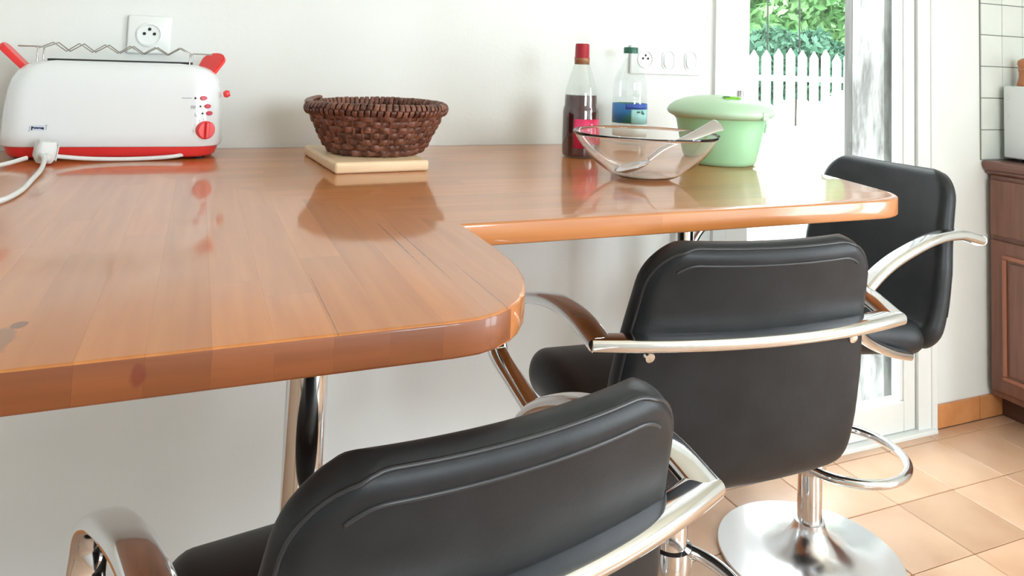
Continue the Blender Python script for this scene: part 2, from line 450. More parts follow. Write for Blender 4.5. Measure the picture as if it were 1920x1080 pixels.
obj('rail', box(G0, G1 + .016, -0.004, 0.045, DZ - .15, DZ - .055, .004, 2), M['white_paint'], door)
obj('glazing_bead', box(G1, G1 + .016, 0.0, 0.03, 0.105, DZ - .15, .004, 2), M['white_paint'], door)
obj('pane', box(G0 - .003, G1 + .003, 0.014, 0.018, 0.10, DZ - .145), M['pane'], door)
obj('threshold', box(DX0, DX1, -0.03, WT + .02, -0.004, 0.011, .003, 1), M['white_paint'], door)
bm = lathe([(0, -.02), (.006, -.02), (.007, -.017), (.007, .017), (.006, .02), (0, .02)], 14)
h = obj('hinge', bm, M['steel'], door, (1.448, -0.010, 1.052)); autosmooth(h)
# rough plastered reveal of the wall opening and the shutter folded back outside
obj('reveal', box(2.112, DX1 + .001, 0.071, WT + .001, 0.0, DZ), M['rough_plaster'], wall_back)

# ------------------------------------------------------------------ outside
struct(obj('ground', box(-14, 40, WT, 45, -0.16, -0.06), M['gravel']), 'pale gravel yard outside the garden door')
sh = thing('shutter', 'weathered grey wooden shutter folded back outside the garden door', 'shutter', (2.112, WT + .003, 0.0))
for k in range(5):
    obj('board', box(0.004 + k * .118, 0.118 + k * .118, 0.0, 0.040, 0.0, 2.08, .004, 1), M['weathered_wood'], sh)
for zz in (.35, 1.65): obj('batten', box(0.02, .56, .041, .062, zz, zz + .10, .004, 1), M['weathered_wood'], sh)

def leaf_cloud(n, c, r, size, seed):
    g = np.random.default_rng(seed)
    d = g.normal(size=(n, 3)); d /= np.linalg.norm(d, axis=1)[:, None]
    rad = g.uniform(0.45, 1.0, n) ** 0.6 * (1 + .18 * np.sin(d[:, 0] * 7 + seed) * np.cos(d[:, 2] * 6))
    p = np.array(c) + d * rad[:, None] * np.array(r)
    u = g.normal(size=(n, 3)); u /= np.linalg.norm(u, axis=1)[:, None]
    v = np.cross(u, g.normal(size=(n, 3))); v /= np.linalg.norm(v, axis=1)[:, None]
    s = size * g.uniform(.6, 1.3, n)[:, None]
    V = np.stack([p - u * s, p + v * s * .45, p + u * s, p - v * s * .45], 1).reshape(-1, 3)
    Fc = np.arange(4 * n).reshape(-1, 4)
    me = bpy.data.meshes.new('leaves'); me.from_pydata(V.tolist(), [], Fc.tolist()); me.update()
    return me
tree_specs = [((7.0, 10.2), 3.4, (1.7, 1.5, 1.9), 'leaf_sunlit', 'light green tree beyond the fence, leftmost of the row'),
              ((11.9, 10.8), 3.3, (2.5, 1.6, 2.1), 'leaf_sunlit', 'broad sunny green tree beyond the fence, seen through the door glass'),
              ((17.0, 10.0), 3.3, (1.9, 1.5, 1.8), 'leaf_sunlit', 'light green tree beyond the fence, rightmost of the row')]
for k, ((tx, ty), zc, rr, mm, lab) in enumerate(tree_specs):
    t = thing('tree', lab, 'tree', (tx, ty, -0.06), 0, 'sunny trees beyond the fence')
    tr = obj('trunk', tube(catmull([(0, 0, 0), (.05, .03, 1.2), (-.04, 0, 2.2), (.06, .05, zc)], 5), .11, 8), M['bark'], t, smooth=True)
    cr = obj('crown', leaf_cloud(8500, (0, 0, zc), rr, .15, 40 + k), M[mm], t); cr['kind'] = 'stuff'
bush_specs = [((6.2, 8.2), 1.25, 'dark green bush behind the fence, leftmost of three'),
              ((9.4, 8.2), 1.30, 'dark green bush behind the fence, middle of three'),
              ((12.7, 8.2), 1.30, 'dark green bush behind the fence, rightmost of three')]
for k, ((tx, ty), zc, lab) in enumerate(bush_specs):
    t = thing('bush', lab, 'bush', (tx, ty, -0.06), 0, 'dark bushes behind the fence')
    obj('stem', tube([Vector((0, 0, 0)), Vector((.02, 0, .5)), Vector((0, .02, zc))], .05, 7), M['bark'], t, smooth=True)
    cr = obj('foliage', leaf_cloud(5200, (0, 0, zc), (1.38, .60, .62), .10, 60 + k), M['leaf_shaded'], t); cr['kind'] = 'stuff'
fence = thing('picket_fence', 'white picket fence across the yard outside the door', 'fence', (7.4, 6.3, -0.06))
pk = extrude_poly([(-.075, 0, 0), (.075, 0, 0), (.075, 0, 1.38), (0, 0, 1.48), (-.075, 0, 1.38)], (0, 1, 0), .02)
pme = bpy.data.meshes.new('picket'); pk.to_mesh(pme); pk.free()
for k in range(-16, 17):
    obj('picket', pme, M['fence'], fence, (k * .215, 0, random.uniform(-.02, .04)))
for zz in (.35, 1.05): obj('rail', box(-3.6, 3.6, .021, .055, zz, zz + .08), M['fence'], fence)
for sx_, lab in ((7.30, 'thin dark garden stake behind the fence, left one of the pair'), (7.88, 'thin dark garden stake behind the fence, right one of the pair')):
    s = tag(obj('garden_stake', tube([Vector((0, 0, 0)), Vector((.004, 0, 1.2)), Vector((-.004, 0, 2.6))], .011, 7), M['stake'], None, (sx_, 6.42, -0.06)), lab, 'stake', 'garden stakes')

# ------------------------------------------------------------------ L-shaped bar worktop of glued staves
HC, TH = 0.9254, 0.030
def arc(cx, cy, r, a0, a1, n=7): return [(cx + r * math.cos(math.radians(a0 + (a1 - a0) * i / n)), cy + r * math.sin(math.radians(a0 + (a1 - a0) * i / n))) for i in range(n + 1)]
LX = -0.46
outline = [(LX, -0.002), (LX, -1.162)] + [(0.200, -1.163), (0.222, -1.161), (0.240, -1.154), (0.256, -1.143), (0.270, -1.128), (0.283, -1.109), (0.294, -1.087), (0.303, -1.063), (0.310, -1.035), (0.315, -1.000), (0.318, -0.950), (0.319, -0.833)] + \
          [(1.00, -0.834)] + arc(1.050, -0.735, 0.099, -85, -15, 7) + [(1.180, -0.62), (1.210, -0.48), (1.222, -0.34), (1.226, -0.002)]
def offset_poly(P, d):
    n = len(P); out = []
    for i in range(n):
        a, b, c_ = Vector(P[i - 1]), Vector(P[i]), Vector(P[(i + 1) % n])
        n1 = Vector((-(b - a).y, (b - a).x)).normalized(); n2 = Vector((-(c_ - b).y, (c_ - b).x)).normalized()
        nn = (n1 + n2); k = d / max(0.3, (1 + n1.dot(n2)) / 1) * 1.0
        out.append(tuple(b + nn * k))
    return out
slab = bmesh.new(); rings = []
for dz, ins in [(-TH, .003), (-TH + .001, .0010), (-TH + .003, 0), (-.0032, 0), (-.0016, .0005), (-.0005, .0016), (0, .0032)]:
    rings.append([slab.verts.new((x, y, HC + dz)) for x, y in offset_poly(outline, ins)])
for a, b in zip(rings[:-1], rings[1:]):
    for i in range(len(a)):
        j = (i + 1) % len(a); slab.faces.new((a[i], a[j], b[j], b[i]))
fc = [slab.faces.new(rings[0][::-1]), slab.faces.new(rings[-1])]
bmesh.ops.triangulate(slab, faces=fc)
bmesh.ops.recalc_face_normals(slab, faces=slab.faces)

def cut(bm, co, no):
    """keep the side opposite to no"""
    g = bm.verts[:] + bm.edges[:] + bm.faces[:]
    r = bmesh.ops.bisect_plane(bm, geom=g, dist=1e-6, plane_co=co, plane_no=no, clear_outer=True, clear_inner=False)
    es = [e for e in bm.edges if e.is_boundary]
    if es: bmesh.ops.holes_fill(bm, edges=es, sides=0)
    return bm
counter = thing('bar_counter', 'L-shaped varnished beech bar counter with chrome legs along the wall', 'counter', (0, 0, 0))
MI, MO = Vector((0.319, -0.833, 0)), Vector((-0.36, 0.0, 0))     # mitre joint
md = (MO - MI).normalized(); mn = Vector((md.y, -md.x, 0))        # normal
if mn.x < 0: mn = -mn
GP = 0.00003
halfB = cut(slab.copy(), MI, mn); halfA = cut(slab.copy(), MI, -mn); slab.free()
SWD = 0.0425
def staves(half, along, cuts_seed, lo, hi, l0, l1, material, first):
    g = random.Random(cuts_seed); a = first
    while a < hi:
        b = a + SWD
        if b > lo:
            u = l0 - g.uniform(0.0, 0.5)
            while u < l1:
                L = g.uniform(0.32, 0.75); v = u + L
                if v > l0:
                    bm = half.copy()
                    if along == 1:
                        pl = [((a + GP, 0, 0), (-1, 0, 0)), ((b - GP, 0, 0), (1, 0, 0)), ((0, u + GP, 0), (0, -1, 0)), ((0, v - GP, 0), (0, 1, 0))]
                    else:
                        pl = [((0, a + GP, 0), (0, -1, 0)), ((0, b - GP, 0), (0, 1, 0)), ((u + GP, 0, 0), (-1, 0, 0)), ((v - GP, 0, 0), (1, 0, 0))]
                    for co, no in pl:
                        if len(bm.faces): cut(bm, Vector(co), Vector(no))
                    if len(bm.faces) > 3:
                        bm.normal_update(); pl_ = obj('plank', bm, material, counter)
                        if along == 1:
                            pl_.data.materials.append(M['shaded_end_grain'])
                            for f in pl_.data.polygons:
                                if abs(f.normal.y) > .75 and abs(f.normal.z) < .5: f.material_index = 1
                        autosmooth(pl_, 40)
                    else: bm.free()
                u = v
        a = b
staves(halfB, 1, 3, LX, 0.325, -1.17, 0.0, M['worktop_y'], 0.020 - 12 * SWD)
staves(halfA, 0, 5, -0.84, 0.0, -0.37, 1.24, M['worktop_x'], -0.8925)
halfA.free(); halfB.free()
def table_leg(x, y):
    g = lathe([(0, 0.002), (.040, 0.002), (.041, .006), (.034, .014), (.030, .018), (.030, .845), (.034, .850), (.036, .868), (0, .868)], 40)
    autosmooth(obj('leg', g, M['chrome'], counter, (x, y, 0)), 30)
    p = lathe([(0, .868), (.055, .868), (.055, .8945), (0, .8945)], 32)
    autosmooth(obj('mounting_plate', p, M['chrome_brushed'], counter, (x, y, 0)), 30)
table_leg(0.175, -0.577); table_leg(1.104, -0.211); table_leg(-0.36, -1.00)

# ------------------------------------------------------------------ bar stools
def prof_interp(pts, k=10):
    return catmull([(0, y, z) for y, z in pts], k)
BACK = [(-.240, .892), (-.222, .820), (-.203, .745), (-.189, .665), (-.178, .597), (-.160, .545), (-.128, .516)]
SEAT = [(-.150, .538), (-.115, .530), (-.05, .538), (.05, .548), (.13, .550), (.19, .538), (.225, .515)]
def shell(pts, hw0, hw1, r0, r1, th0, th1, bulge0, bulge1, rim=.022, end1_round=True, inset=None):
    """padded panel swept along a side profile. returns bmesh (or a contour on the rear face)"""
    C = prof_interp(pts, 14); L = [0.0]
    for a, b in zip(C[:-1], C[1:]): L.append(L[-1] + (b - a).length)
    T = L[-1]
    def at(s):
        for i in range(len(L) - 1):
            if L[i + 1] >= s:
                f = (s - L[i]) / (L[i + 1] - L[i]); p = C[i].lerp(C[i + 1], f); t = (C[i + 1] - C[i]).normalized(); return p, t
        return C[-1], (C[-1] - C[-2]).normalized()
    def hw(s):
        f = s / T; W = hw0 + (hw1 - hw0) * min(1, f * 1.8)
        w = W
        if s < r0: w = W - r0 + math.sqrt(max(0, r0 * r0 - (r0 - s) ** 2))
        if end1_round and T - s < r1: w = min(w, W - r1 + math.sqrt(max(0, r1 * r1 - (r1 - (T - s)) ** 2)))
        return w
    def pt(s, x, side):
        p, t = at(s); n = Vector((0, t.z, -t.y)); f = s / T       # n points to the rear/below
        if n.y > 0 and abs(t.z) > .5: n = -n
        W = hw(s); th = th0 + (th1 - th0) * f; bl = bulge0 + (bulge1 - bulge0) * f
        d = min(W - abs(x), s if True else 1, (T - s) if end1_round else 9)
        e = 1.0 if d >= rim else math.sqrt(max(0, 1 - (1 - d / rim) ** 2))
        X = hw0 if hw0 > hw1 else hw1
        return p + Vector((x, 0, 0)) + n * (th * e * side) + n * (bl * (1 - (x / X) ** 2))
    if inset is not None:
        path = []
        smax = T * .80 if inset < .01 else inset + .012
        N = 26
        ri = max(r0 - inset, .004)
        def hwi(s):
            q = s - inset; W = hw0 + (hw1 - hw0) * min(1, s / T * 1.8) - inset
            return W if q >= ri else W - ri + math.sqrt(max(0, ri * ri - (ri - q) ** 2))
        svals = [inset + (smax - inset) * (i / (N - 1)) ** 2 for i in range(N)]
        for s in svals[::-1]: path.append((s, -hwi(s)))
        w_ = hwi(inset)
        for i in range(1, N - 1): path.append((inset, -w_ + 2 * w_ * i / (N - 1)))
        for s in svals: path.append((s, hwi(s)))
        return [pt(s, x, 1.0) for s, x in path]
    NS, NX = 44, 40
    ss = []
    for i in range(NS + 1):
        u = i / NS
        ss.append(T * (0.5 - 0.5 * math.cos(PI * u)) if end1_round else T * (1 - math.cos(PI / 2 * u)))
    xs_ = [math.sin(-PI / 2 + PI * j / NX) for j in range(NX + 1)]
    bm = bmesh.new(); A, B = [], []
    for s in ss:
        W = hw(s)
        A.append([bm.verts.new(pt(s, W * x, 1.0)) for x in xs_]); B.append([bm.verts.new(pt(s, W * x, -1.0)) for x in xs_])
    for G in (A, B):
        for i in range(NS):
            for j in range(NX): bm.faces.new((G[i][j], G[i + 1][j], G[i + 1][j + 1], G[i][j + 1]))
    if not end1_round:
        for j in range(NX): bm.faces.new((A[NS][j], B[NS][j], B[NS][j + 1], A[NS][j + 1]))
    bmesh.ops.remove_doubles(bm, verts=bm.verts, dist=1e-5)
    bmesh.ops.recalc_face_normals(bm, faces=bm.faces)
    return bm

def make_stool(label, loc, rotz, dz, ring_ang, ring_z):
    t = thing('bar_stool', label, 'bar stool', loc, rotz, 'black bar stools at the counter')
    up = lambda b: (bmesh.ops.translate(b, vec=(0, 0, dz), verts=b.verts), b)[1]
    back = obj('backrest', up(shell(BACK, .184, .212, .068, .05, .021, .028, .026, .012, rim=.020)), M['leather'], t, smooth=True)
    for ins in (.0035, .024):
        c_ = shell(BACK, .184, .212, .068, .05, .021, .028, .026, .012, rim=.020, inset=ins)
        obj('piping', up(tube(c_, .0021, 6)), M['piping'], back, smooth=True)
    for sx_ in (-1, 1):
        b_ = lathe([(0, 0), (.008, 0), (.0095, .004), (.0095, .016), (.007, .021), (0, .022)], 18)
        bmesh.ops.rotate(b_, cent=(0, 0, 0), matrix=Matrix.Rotation(math.radians(108), 3, 'X'), verts=b_.verts)
        bmesh.ops.translate(b_, vec=(sx_ * .172, -.214, .733), verts=b_.verts)
        autosmooth(obj('bolt', up(b_), M['chrome'], back))
    obj('seat', up(shell(SEAT, .208, .205, .05, .07, .040, .044, .004, 0.0, rim=.040)), M['leather'], t, smooth=True)
    # chrome bar across the back, then the two arm loops
    sec = oval(.019, .0105, 24, 2.8)
    path = [Vector((.258 * k / 14, -.226 - .036 * (1 - (k / 14) ** 2), .752)) for k in range(-14, 15)]
    autosmooth(obj('back_bar', up(sweep(path, sec)), M['chrome'], t), 50)
    arm = [(-.236, .752), (-.17, .767), (-.10, .766), (-.03, .751), (.05, .723), (.113, .687), (.149, .645), (.146, .603), (.095, .568), (.01, .531), (-.07, .506)]
    for sx_ in (-1, 1):
        P = catmull([(sx_ * (.248 + .028 * min(1, i / 5) - .07 * max(0, (i - 7) / 3) ** 1.2), y, z) for i, (y, z) in enumerate(arm)], 7)
        autosmooth(obj('armrest', up(sweep(P, sec, side_fixed=Vector((1, 0, 0)))), M['chrome'], t), 50)
    # mount, piston, post, foot ring, base
    p = box(-.085, .085, -.085, .085, .478, .499, .006, 2); bx(p, -.06, .06, -.02, .02, .455, .478, .004, 1)
    obj('swivel_plate', up(p), M['black_plastic'], t)
    lv = tube(catmull([(.03, .0, .465), (.12, .01, .463), (.20, .02, .452)], 5), .005, 8)
    obj('lift_lever', up(lv), M['chrome'], t, smooth=True)
    autosmooth(obj('piston', lathe([(0, .30), (.019, .30), (.019, .46 + dz), (0, .46 + dz)], 28), M['chrome'], t))
    autosmooth(obj('post', lathe([(0, .03), (.0275, .03), (.0275, .372), (.024, .380), (0, .380)], 40), M['chrome'], t))
    autosmooth(obj('base', lathe([(0, .002), (.205, .002), (.208, .005), (.206, .009), (.150, .013), (.108, .018), (.080, .026), (.058, .040), (.043, .058), (.0345, .074), (.0340, .084), (.028, .086), (0, .086)], 72), M['chrome_brushed'], t), 30)
    a = ring_ang; cx, cy = .112 * math.cos(a), .112 * math.sin(a)
    ring = [Vector((cx + .140 * math.cos(2 * PI * i / 56), cy + .140 * math.sin(2 * PI * i / 56), ring_z)) for i in range(56)]
    fr = obj('footrest', tube(ring, .0105, 12, True), M['chrome'], t, smooth=True)
    autosmooth(obj('collar', lathe([(.0275, ring_z - .02), (.036, ring_z - .018), (.037, ring_z), (.036, ring_z + .018), (.0275, ring_z + .02)], 32), M['chrome'], fr))
    return t
R_ = math.radians
make_stool('black padded bar stool in the foreground, its tilted back nearest the camera', (0.2185, -0.904, 0), R_(9.4), -.047, R_(200), .30)
make_stool('black padded bar stool in the middle, its back facing the camera at the counter', (0.791, -0.628, 0), R_(-5.5), 0.004, R_(231), .30)
make_stool('black padded bar stool at the far rounded end of the counter, facing left', (1.383, -0.347, 0), R_(88), .024, R_(10 - 95), .215)

# ------------------------------------------------------------------ toaster
ZT = HC
toaster = thing('toaster', 'long white toaster with red base and red knob on the counter', 'toaster', (-0.137, -0.106, ZT + .0004), R_(-4.5))
def rrect(hx, hy, r, n=6):
    out = []
    for cx, cy, a0 in ((hx - r, hy - r, 0), (-hx + r, hy - r, 90), (-hx + r, -hy + r, 180), (hx - r, -hy + r, 270)):
        for i in range(n + 1):
            a = math.radians(a0 + 90 * i / n); out.append((cx + r * math.cos(a), cy + r * math.sin(a)))
    return out
def loft(levels, dome=0.0, n=6, zref=None):
    bm = bmesh.new(); R = []
    for z, hx, hy, r, dm in levels:
        R.append([bm.verts.new((x, y, z - dm * (x / .19) ** 2)) for x, y in rrect(hx, hy, r, n)])
    for a, b in zip(R[:-1], R[1:]):
        for i in range(len(a)):
            j = (i + 1) % len(a); bm.faces.new((a[i], a[j], b[j], b[i]))
    bm.faces.new(R[0][::-1]); bm.faces.new(R[-1])
    bmesh.ops.recalc_face_normals(bm, faces=bm.faces); return bm
lv = [(.0245, .1865, .0715, .050, 0), (.0265, .188, .073, .051, 0), (.05, .1875, .0725, .051, 0), (.09, .186, .071, .050, 0), (.125, .183, .068, .049, .001), (.150, .178, .0635, .047, .004),
      (.166, .171, .0575, .044, .007), (.176, .161, .050, .040, .009), (.182, .147, .040, .036, .011), (.1845, .132, .030, .028, .012)]
body = autosmooth(obj('body', loft(lv, n=10), M['toaster_white'], toaster), 60)
obj('slot', box(-.125, .125, -.014, .014, .1790, .1835), M['black_plastic'], body)
autosmooth(obj('base', loft([(.004, .172, .060, .043, 0), (.008, .177, .065, .046, 0), (.0245, .182, .069, .048, 0)], n=8), M['red_plastic'], toaster), 40)
for sx_ in (-.15, .15):
    for sy_ in (-.04, .04):
        obj('foot', lathe([(0, 0), (.009, 0), (.010, .005), (0, .005)], 14), M['black_plastic'], toaster, (sx_, sy_, 0))
def on_front(x, z):
    """point on the toaster's front skin for local x, z"""
    for (z0, hx0, hy0, r0, _), (z1, hx1, hy1, r1, _) in zip(lv[:-1], lv[1:]):
        if z0 <= z <= z1:
            f = (z - z0) / (z1 - z0); hx = hx0 + f * (hx1 - hx0); hy = hy0 + f * (hy1 - hy0); r = r0 + f * (r1 - r0)
            xc = hx - r; ax = abs(x)
            if ax <= xc: return Vector((x, -hy, z)), Vector((0, -1, 0))
            k = min(.999, (ax - xc) / r); a = math.asin(k)
            return Vector((x, -(hy - r) - r * math.cos(a), z)), Vector((math.copysign(math.sin(a), x), -math.cos(a), 0))
def stick(bm_, x, z, name, material, parent, sx=1, sz=1, push=0.0):
    p, n = on_front(x, z)
    q = n.to_track_quat('Z', 'Y')
    o_ = obj(name, bm_, material, parent, p + n * push); o_.rotation_mode = 'QUATERNION'; o_.rotation_quaternion = q
    return o_
kx = .1605
knob = stick(lathe([(0, -.004), (.0172, -.004), (.0172, .006), (.0155, .008), (0, .008)], 36), kx, .056, 'knob', M['red_plastic'], toaster); autosmooth(knob)
g = bmesh.new(); bx(g, -.0035, .0035, -.0155, .0155, .007, .0135, .0015, 2); obj('grip', g, M['red_plastic'], knob)
for i, (x, z) in enumerate(((.1545, .1165), (.1625, .101), (.166, .0875))):
    g = lathe([(0, -.003), (.0068, -.003), (.0068, .0015), (.0055, .003), (0, .003)], 24)
    for v in g.verts: v.co.y *= .62
    autosmooth(stick(g, x, z, 'button', M['red_button'], toaster))
for x, z in ((.1405, .1165), (.150, .101), (.1545, .0875)):
    stick(lathe([(0, -.001), (.0019, -.001), (.0019, .0009), (0, .0009)], 14), x, z, 'indicator', M['dark_led_and_shade'], toaster)
# small printed symbols
g = bmesh.new(); bx(g, -.0085, .0085, -.0009, .0009, -.0004, .0003); stick(g, .125, .1165, 'print_mark', M['print_grey'], toaster)
g = bmesh.new()
for k in range(3): bx(g, -.004 + k * .003, -.002 + k * .003, -.003, .003, -.0004, .0003)
bx(g, -.004, .004, -.0005, .0005, -.0004, .0003); stick(g, .1375, .0995, 'print_mark', M['print_grey'], toaster)
g = bmesh.new(); bx(g, -.0025, .0025, -.003, -.0015, -.0004, .0003); bx(g, -.0025, -.001, -.003, .003, -.0004, .0003); stick(g, .1435, .085, 'print_mark', M['print_grey'], toaster)
for a in (150, 185, 100, 120):
    x = kx + .0205 * math.cos(R_(a)); z = .056 + .0205 * math.sin(R_(a))
    stick(box(-.0006, .0006, -.0018, .0018, -.0004, .0003), x, z, 'print_mark', M['print_grey'], toaster)
# maker's mark, lower left
LXc, LZc = -.118, .059
logo = stick(box(-.0105, .0105, -.0047, .0047, -.0003, .0003), LXc, LZc, 'logo', mat('logo_field', (.62, .68, .80), .4), toaster)
g = bmesh.new()
for (a, b, c_, d) in [(-.0100, -.0080, -.0038, .0030), (-.0080, -.0056, .0000, .0018), (-.0056, -.0042, -.0018, .0010), (-.0040, -.0012, -.0012, .0014), (-.0010, .0014, -.0014, .0012), (.0016, .0040, -.0010, .0012), (.0042, .0066, -.0016, .0010), (.0068, .0098, -.0026, .0012), (-.0095, .0095, -.0002, .0010)]:
    bx(g, a, b, c_, d, .0002, .0007)
obj('lettering', g, M['print_blue'], logo)
g = bmesh.new()
bx(g, -.0135, -.0122, -.0052, .0034, .0, .0006); bx(g, -.0150, -.0112, -.0060, -.0050, .0, .0006); bx(g, .0128, .0140, -.0034, .0056, .0, .0006); bx(g, .0115, .0158, .0046, .0056, .0, .0006)
obj('bracket', g, M['print_grey'], logo)
# browning lever on the right end
lvv = obj('lever', loft([(0, .005, .010, .004, 0), (.006, .0075, .012, .005, 0), (.012, .005, .010, .004, 0)], n=4), M['red_plastic'], toaster, (.188, -.02, .122), (0, R_(78), 0))
# red carrying tabs
def tab(sx_, lean, w0, w1, L, zc, xc, yaw=0.0):
    g = bmesh.new(); n = 12; pts = [(-w0, 0), (w0, 0)]
    for i in range(n + 1):
        a = -PI * 0 + PI * i / n; pts.append((w1 * math.cos(a), L - w1 * .75 + w1 * .75 * math.sin(a)))
    g = extrude_poly([(0, p[0], p[1]) for p in pts], (1, 0, 0), .011)
    bmesh.ops.bevel(g, geom=[e for e in g.edges], offset=.002, segments=2, affect='EDGES')
    o_ = obj('handle_tab', g, M['red_plastic'], toaster, (xc, 0, zc), (0, lean, yaw)); autosmooth(o_, 45)
    f_ = loft([(-.008, .013, .028, .011, 0), (.003, .011, .025, .010, 0)], n=4); obj('tab_root', f_, M['red_plastic'], o_, (.005, 0, 0.0), (0, -lean * .6, 0))
tab(-1, R_(-45), .017, .019, .066, .158, -.163)
tab(1, R_(44), .020, .0255, .074, .152, .140, R_(58))
# wire bun rack
rk = bmesh.new()
zl, zh = .198, .214
for sy_ in (-.020, .020):
    zz = [(-.140, .203)]
    for k in range(6):
        zz += [(-.116 + k * .0435, zh - .0008 * k), (-.0945 + k * .0435, zl - .0003 * k)] if k < 5 else [(-.116 + k * .0435, zh - .003)]
    zz += [(.122, .199)]
    tube([Vector((x, sy_ * (1 if i % 2 else .7), z)) for i, (x, z) in enumerate(zz)], .0013, 8, bm=rk)
    tube([Vector((-.140, sy_, .170)), Vector((-.140, sy_, .203)), Vector((-.146, sy_, .2055)), Vector((-.172, sy_, .2055))], .0014, 8, bm=rk)
    tube([Vector((.122, sy_, .168)), Vector((.122, sy_, .199)), Vector((.128, sy_, .2005)), Vector((.160, sy_, .200))], .0014, 8, bm=rk)
tube([Vector((-.172, -.020, .2055)), Vector((-.172, .020, .2055))], .0014, 8, bm=rk); tube([Vector((.160, -.020, .200)), Vector((.160, .020, .200))], .0014, 8, bm=rk)
autosmooth(obj('bun_rack', rk, M['wire'], toaster), 60)
# power cord and plug lie in front of the base
def T_(p):
    v = Vector(p) - Vector(toaster.location); a = -toaster.rotation_euler.z
    return Vector((v.x * math.cos(a) - v.y * math.sin(a), v.x * math.sin(a) + v.y * math.cos(a), v.z))
ZC_ = ZT + .0046
c1 = [(.0, -.150, ZT + .014), (-.03, -.184, ZC_ + .003), (-.10, -.192, ZC_), (-.17, -.196, ZC_ + .002), (-.225, -.208, ZC_ + .009)]
c2 = [(-.243, -.232, ZC_ + .016), (-.232, -.262, ZC_ + .012), (-.226, -.320, ZC_ + .003), (-.222, -.42, ZC_), (-.219, -.52, ZC_), (-.232, -.590, ZC_), (-.275, -.625, ZC_), (-.34, -.60, ZC_), (-.40, -.51, ZC_), (-.395, -.40, ZC_), (-.34, -.305, ZC_), (-.295, -.258, ZC_ + .002), (-.262, -.232, ZC_ + .010)]
cord = bmesh.new()
tube(catmull([T_(p) for p in c1], 8), .0038, 10, bm=cord); tube(catmull([T_(p) for p in c2], 8), .0038, 10, bm=cord)
autosmooth(obj('power_cord', cord, M['cord'], toaster), 60)
plug = obj('plug', loft([(0, .014, .012, .006, 0), (.008, .018, .0165, .008, 0), (.028, .018, .0165, .008, 0), (.037, .014, .012, .006, 0)], n=4), M['cord'], toaster, T_((-.241, -.214, ZT + .0055)), (R_(6), R_(-6), R_(112))); autosmooth(plug, 50)
for sy_ in (-.008, .008):
    g = lathe([(0, 0), (.0024, 0), (.0024, .018), (.0015, .0195), (0, .0195)], 12); bmesh.ops.rotate(g, cent=(0, 0, 0), matrix=Matrix.Rotation(R_(90), 3, 'Y'), verts=g.verts)
    obj('pin', g, M['pin'], plug, (.016, sy_, .017))
g = tube(catmull([(-.014, 0, .014), (-.024, .0, .013), (-.034, .001, .010)], 4), .0058, 10); obj('strain_relief', g, M['cord'], plug, smooth=True)
g = box(-.016, .016, -.0175, -.0150, .004, .032, .002, 1); obj('cap_seam', g, M['cord'], plug)

# ------------------------------------------------------------------ cutting board and basket
bd = thing('cutting_board', 'pale wooden cutting board under the wicker basket', 'cutting board', (0.3075, -0.268, ZT), R_(4))
obj('slab', box(-.088, .088, -.135, .135, 0.0, .0205, .006, 4), M['board'], bd); autosmooth(bd.children[0], 40) if bd.children else None
bsk = thing('wicker_basket', 'dark brown woven wicker basket on the cutting board', 'basket', (0.331, -0.268, ZT + .0207), R_(20))
ROWS = 7
def br(z):   # radius of the wall at height z (0..0.082)
    f = max(0, min(1, z / .082)); return .083 + .046 * f ** .72
NST = 44
for k in range(ROWS):
    z = .0075 + k * .0112
    r0 = br(z); n = NST * 6; path = []
    bm = bmesh.new(); rings = []
    for i in range(n):
        a = 2 * PI * i / n
        wv = math.cos(NST / 2 * a + PI * k)
        rr = r0 + .0032 * wv + .0008 * math.sin(a * 9 + k * 2)
        jz = .0009 * math.sin(a * 5 + k * 1.7)
        ca, sa = math.cos(a), math.sin(a)
        tw = .0031 + .0005 * math.sin(a * 13 + k); th_ = .0066
        ring = []
        for q in range(8):
            b_ = 2 * PI * q / 8
            dr = tw * math.cos(b_); dzz = th_ * math.copysign(abs(math.sin(b_)) ** .7, math.sin(b_))
            ring.append(bm.verts.new(((rr + dr + .3 * dzz) * ca, (rr + dr + .3 * dzz) * sa, z + dzz + jz)))
        rings.append(ring)
    for i in range(n):
        a_, b_ = rings[i], rings[(i + 1) % n]
        for q in range(8):
            s_ = (q + 1) % 8; bm.faces.new((a_[q], a_[s_], b_[s_], b_[q]))
    bmesh.ops.recalc_face_normals(bm, faces=bm.faces)
    obj('weave_row', bm, M['wicker'], bsk, smooth=True)
stk = None
for i in range(NST):
    a = 2 * PI * (i + .5) / NST
    if stk is None:
        g = tube(catmull([(br(0) - .001, 0, .001), (br(.03), 0, .03), (br(.06), 0, .06), (br(.082), 0, .084)], 5), .0034, 7)
        stk = bpy.data.meshes.new('stake'); g.to_mesh(stk); g.free(); stk.polygons.foreach_set('use_smooth', [True] * len(stk.polygons))
    obj('stake', stk, M['wicker'], bsk, (0, 0, 0), (0, 0, a))
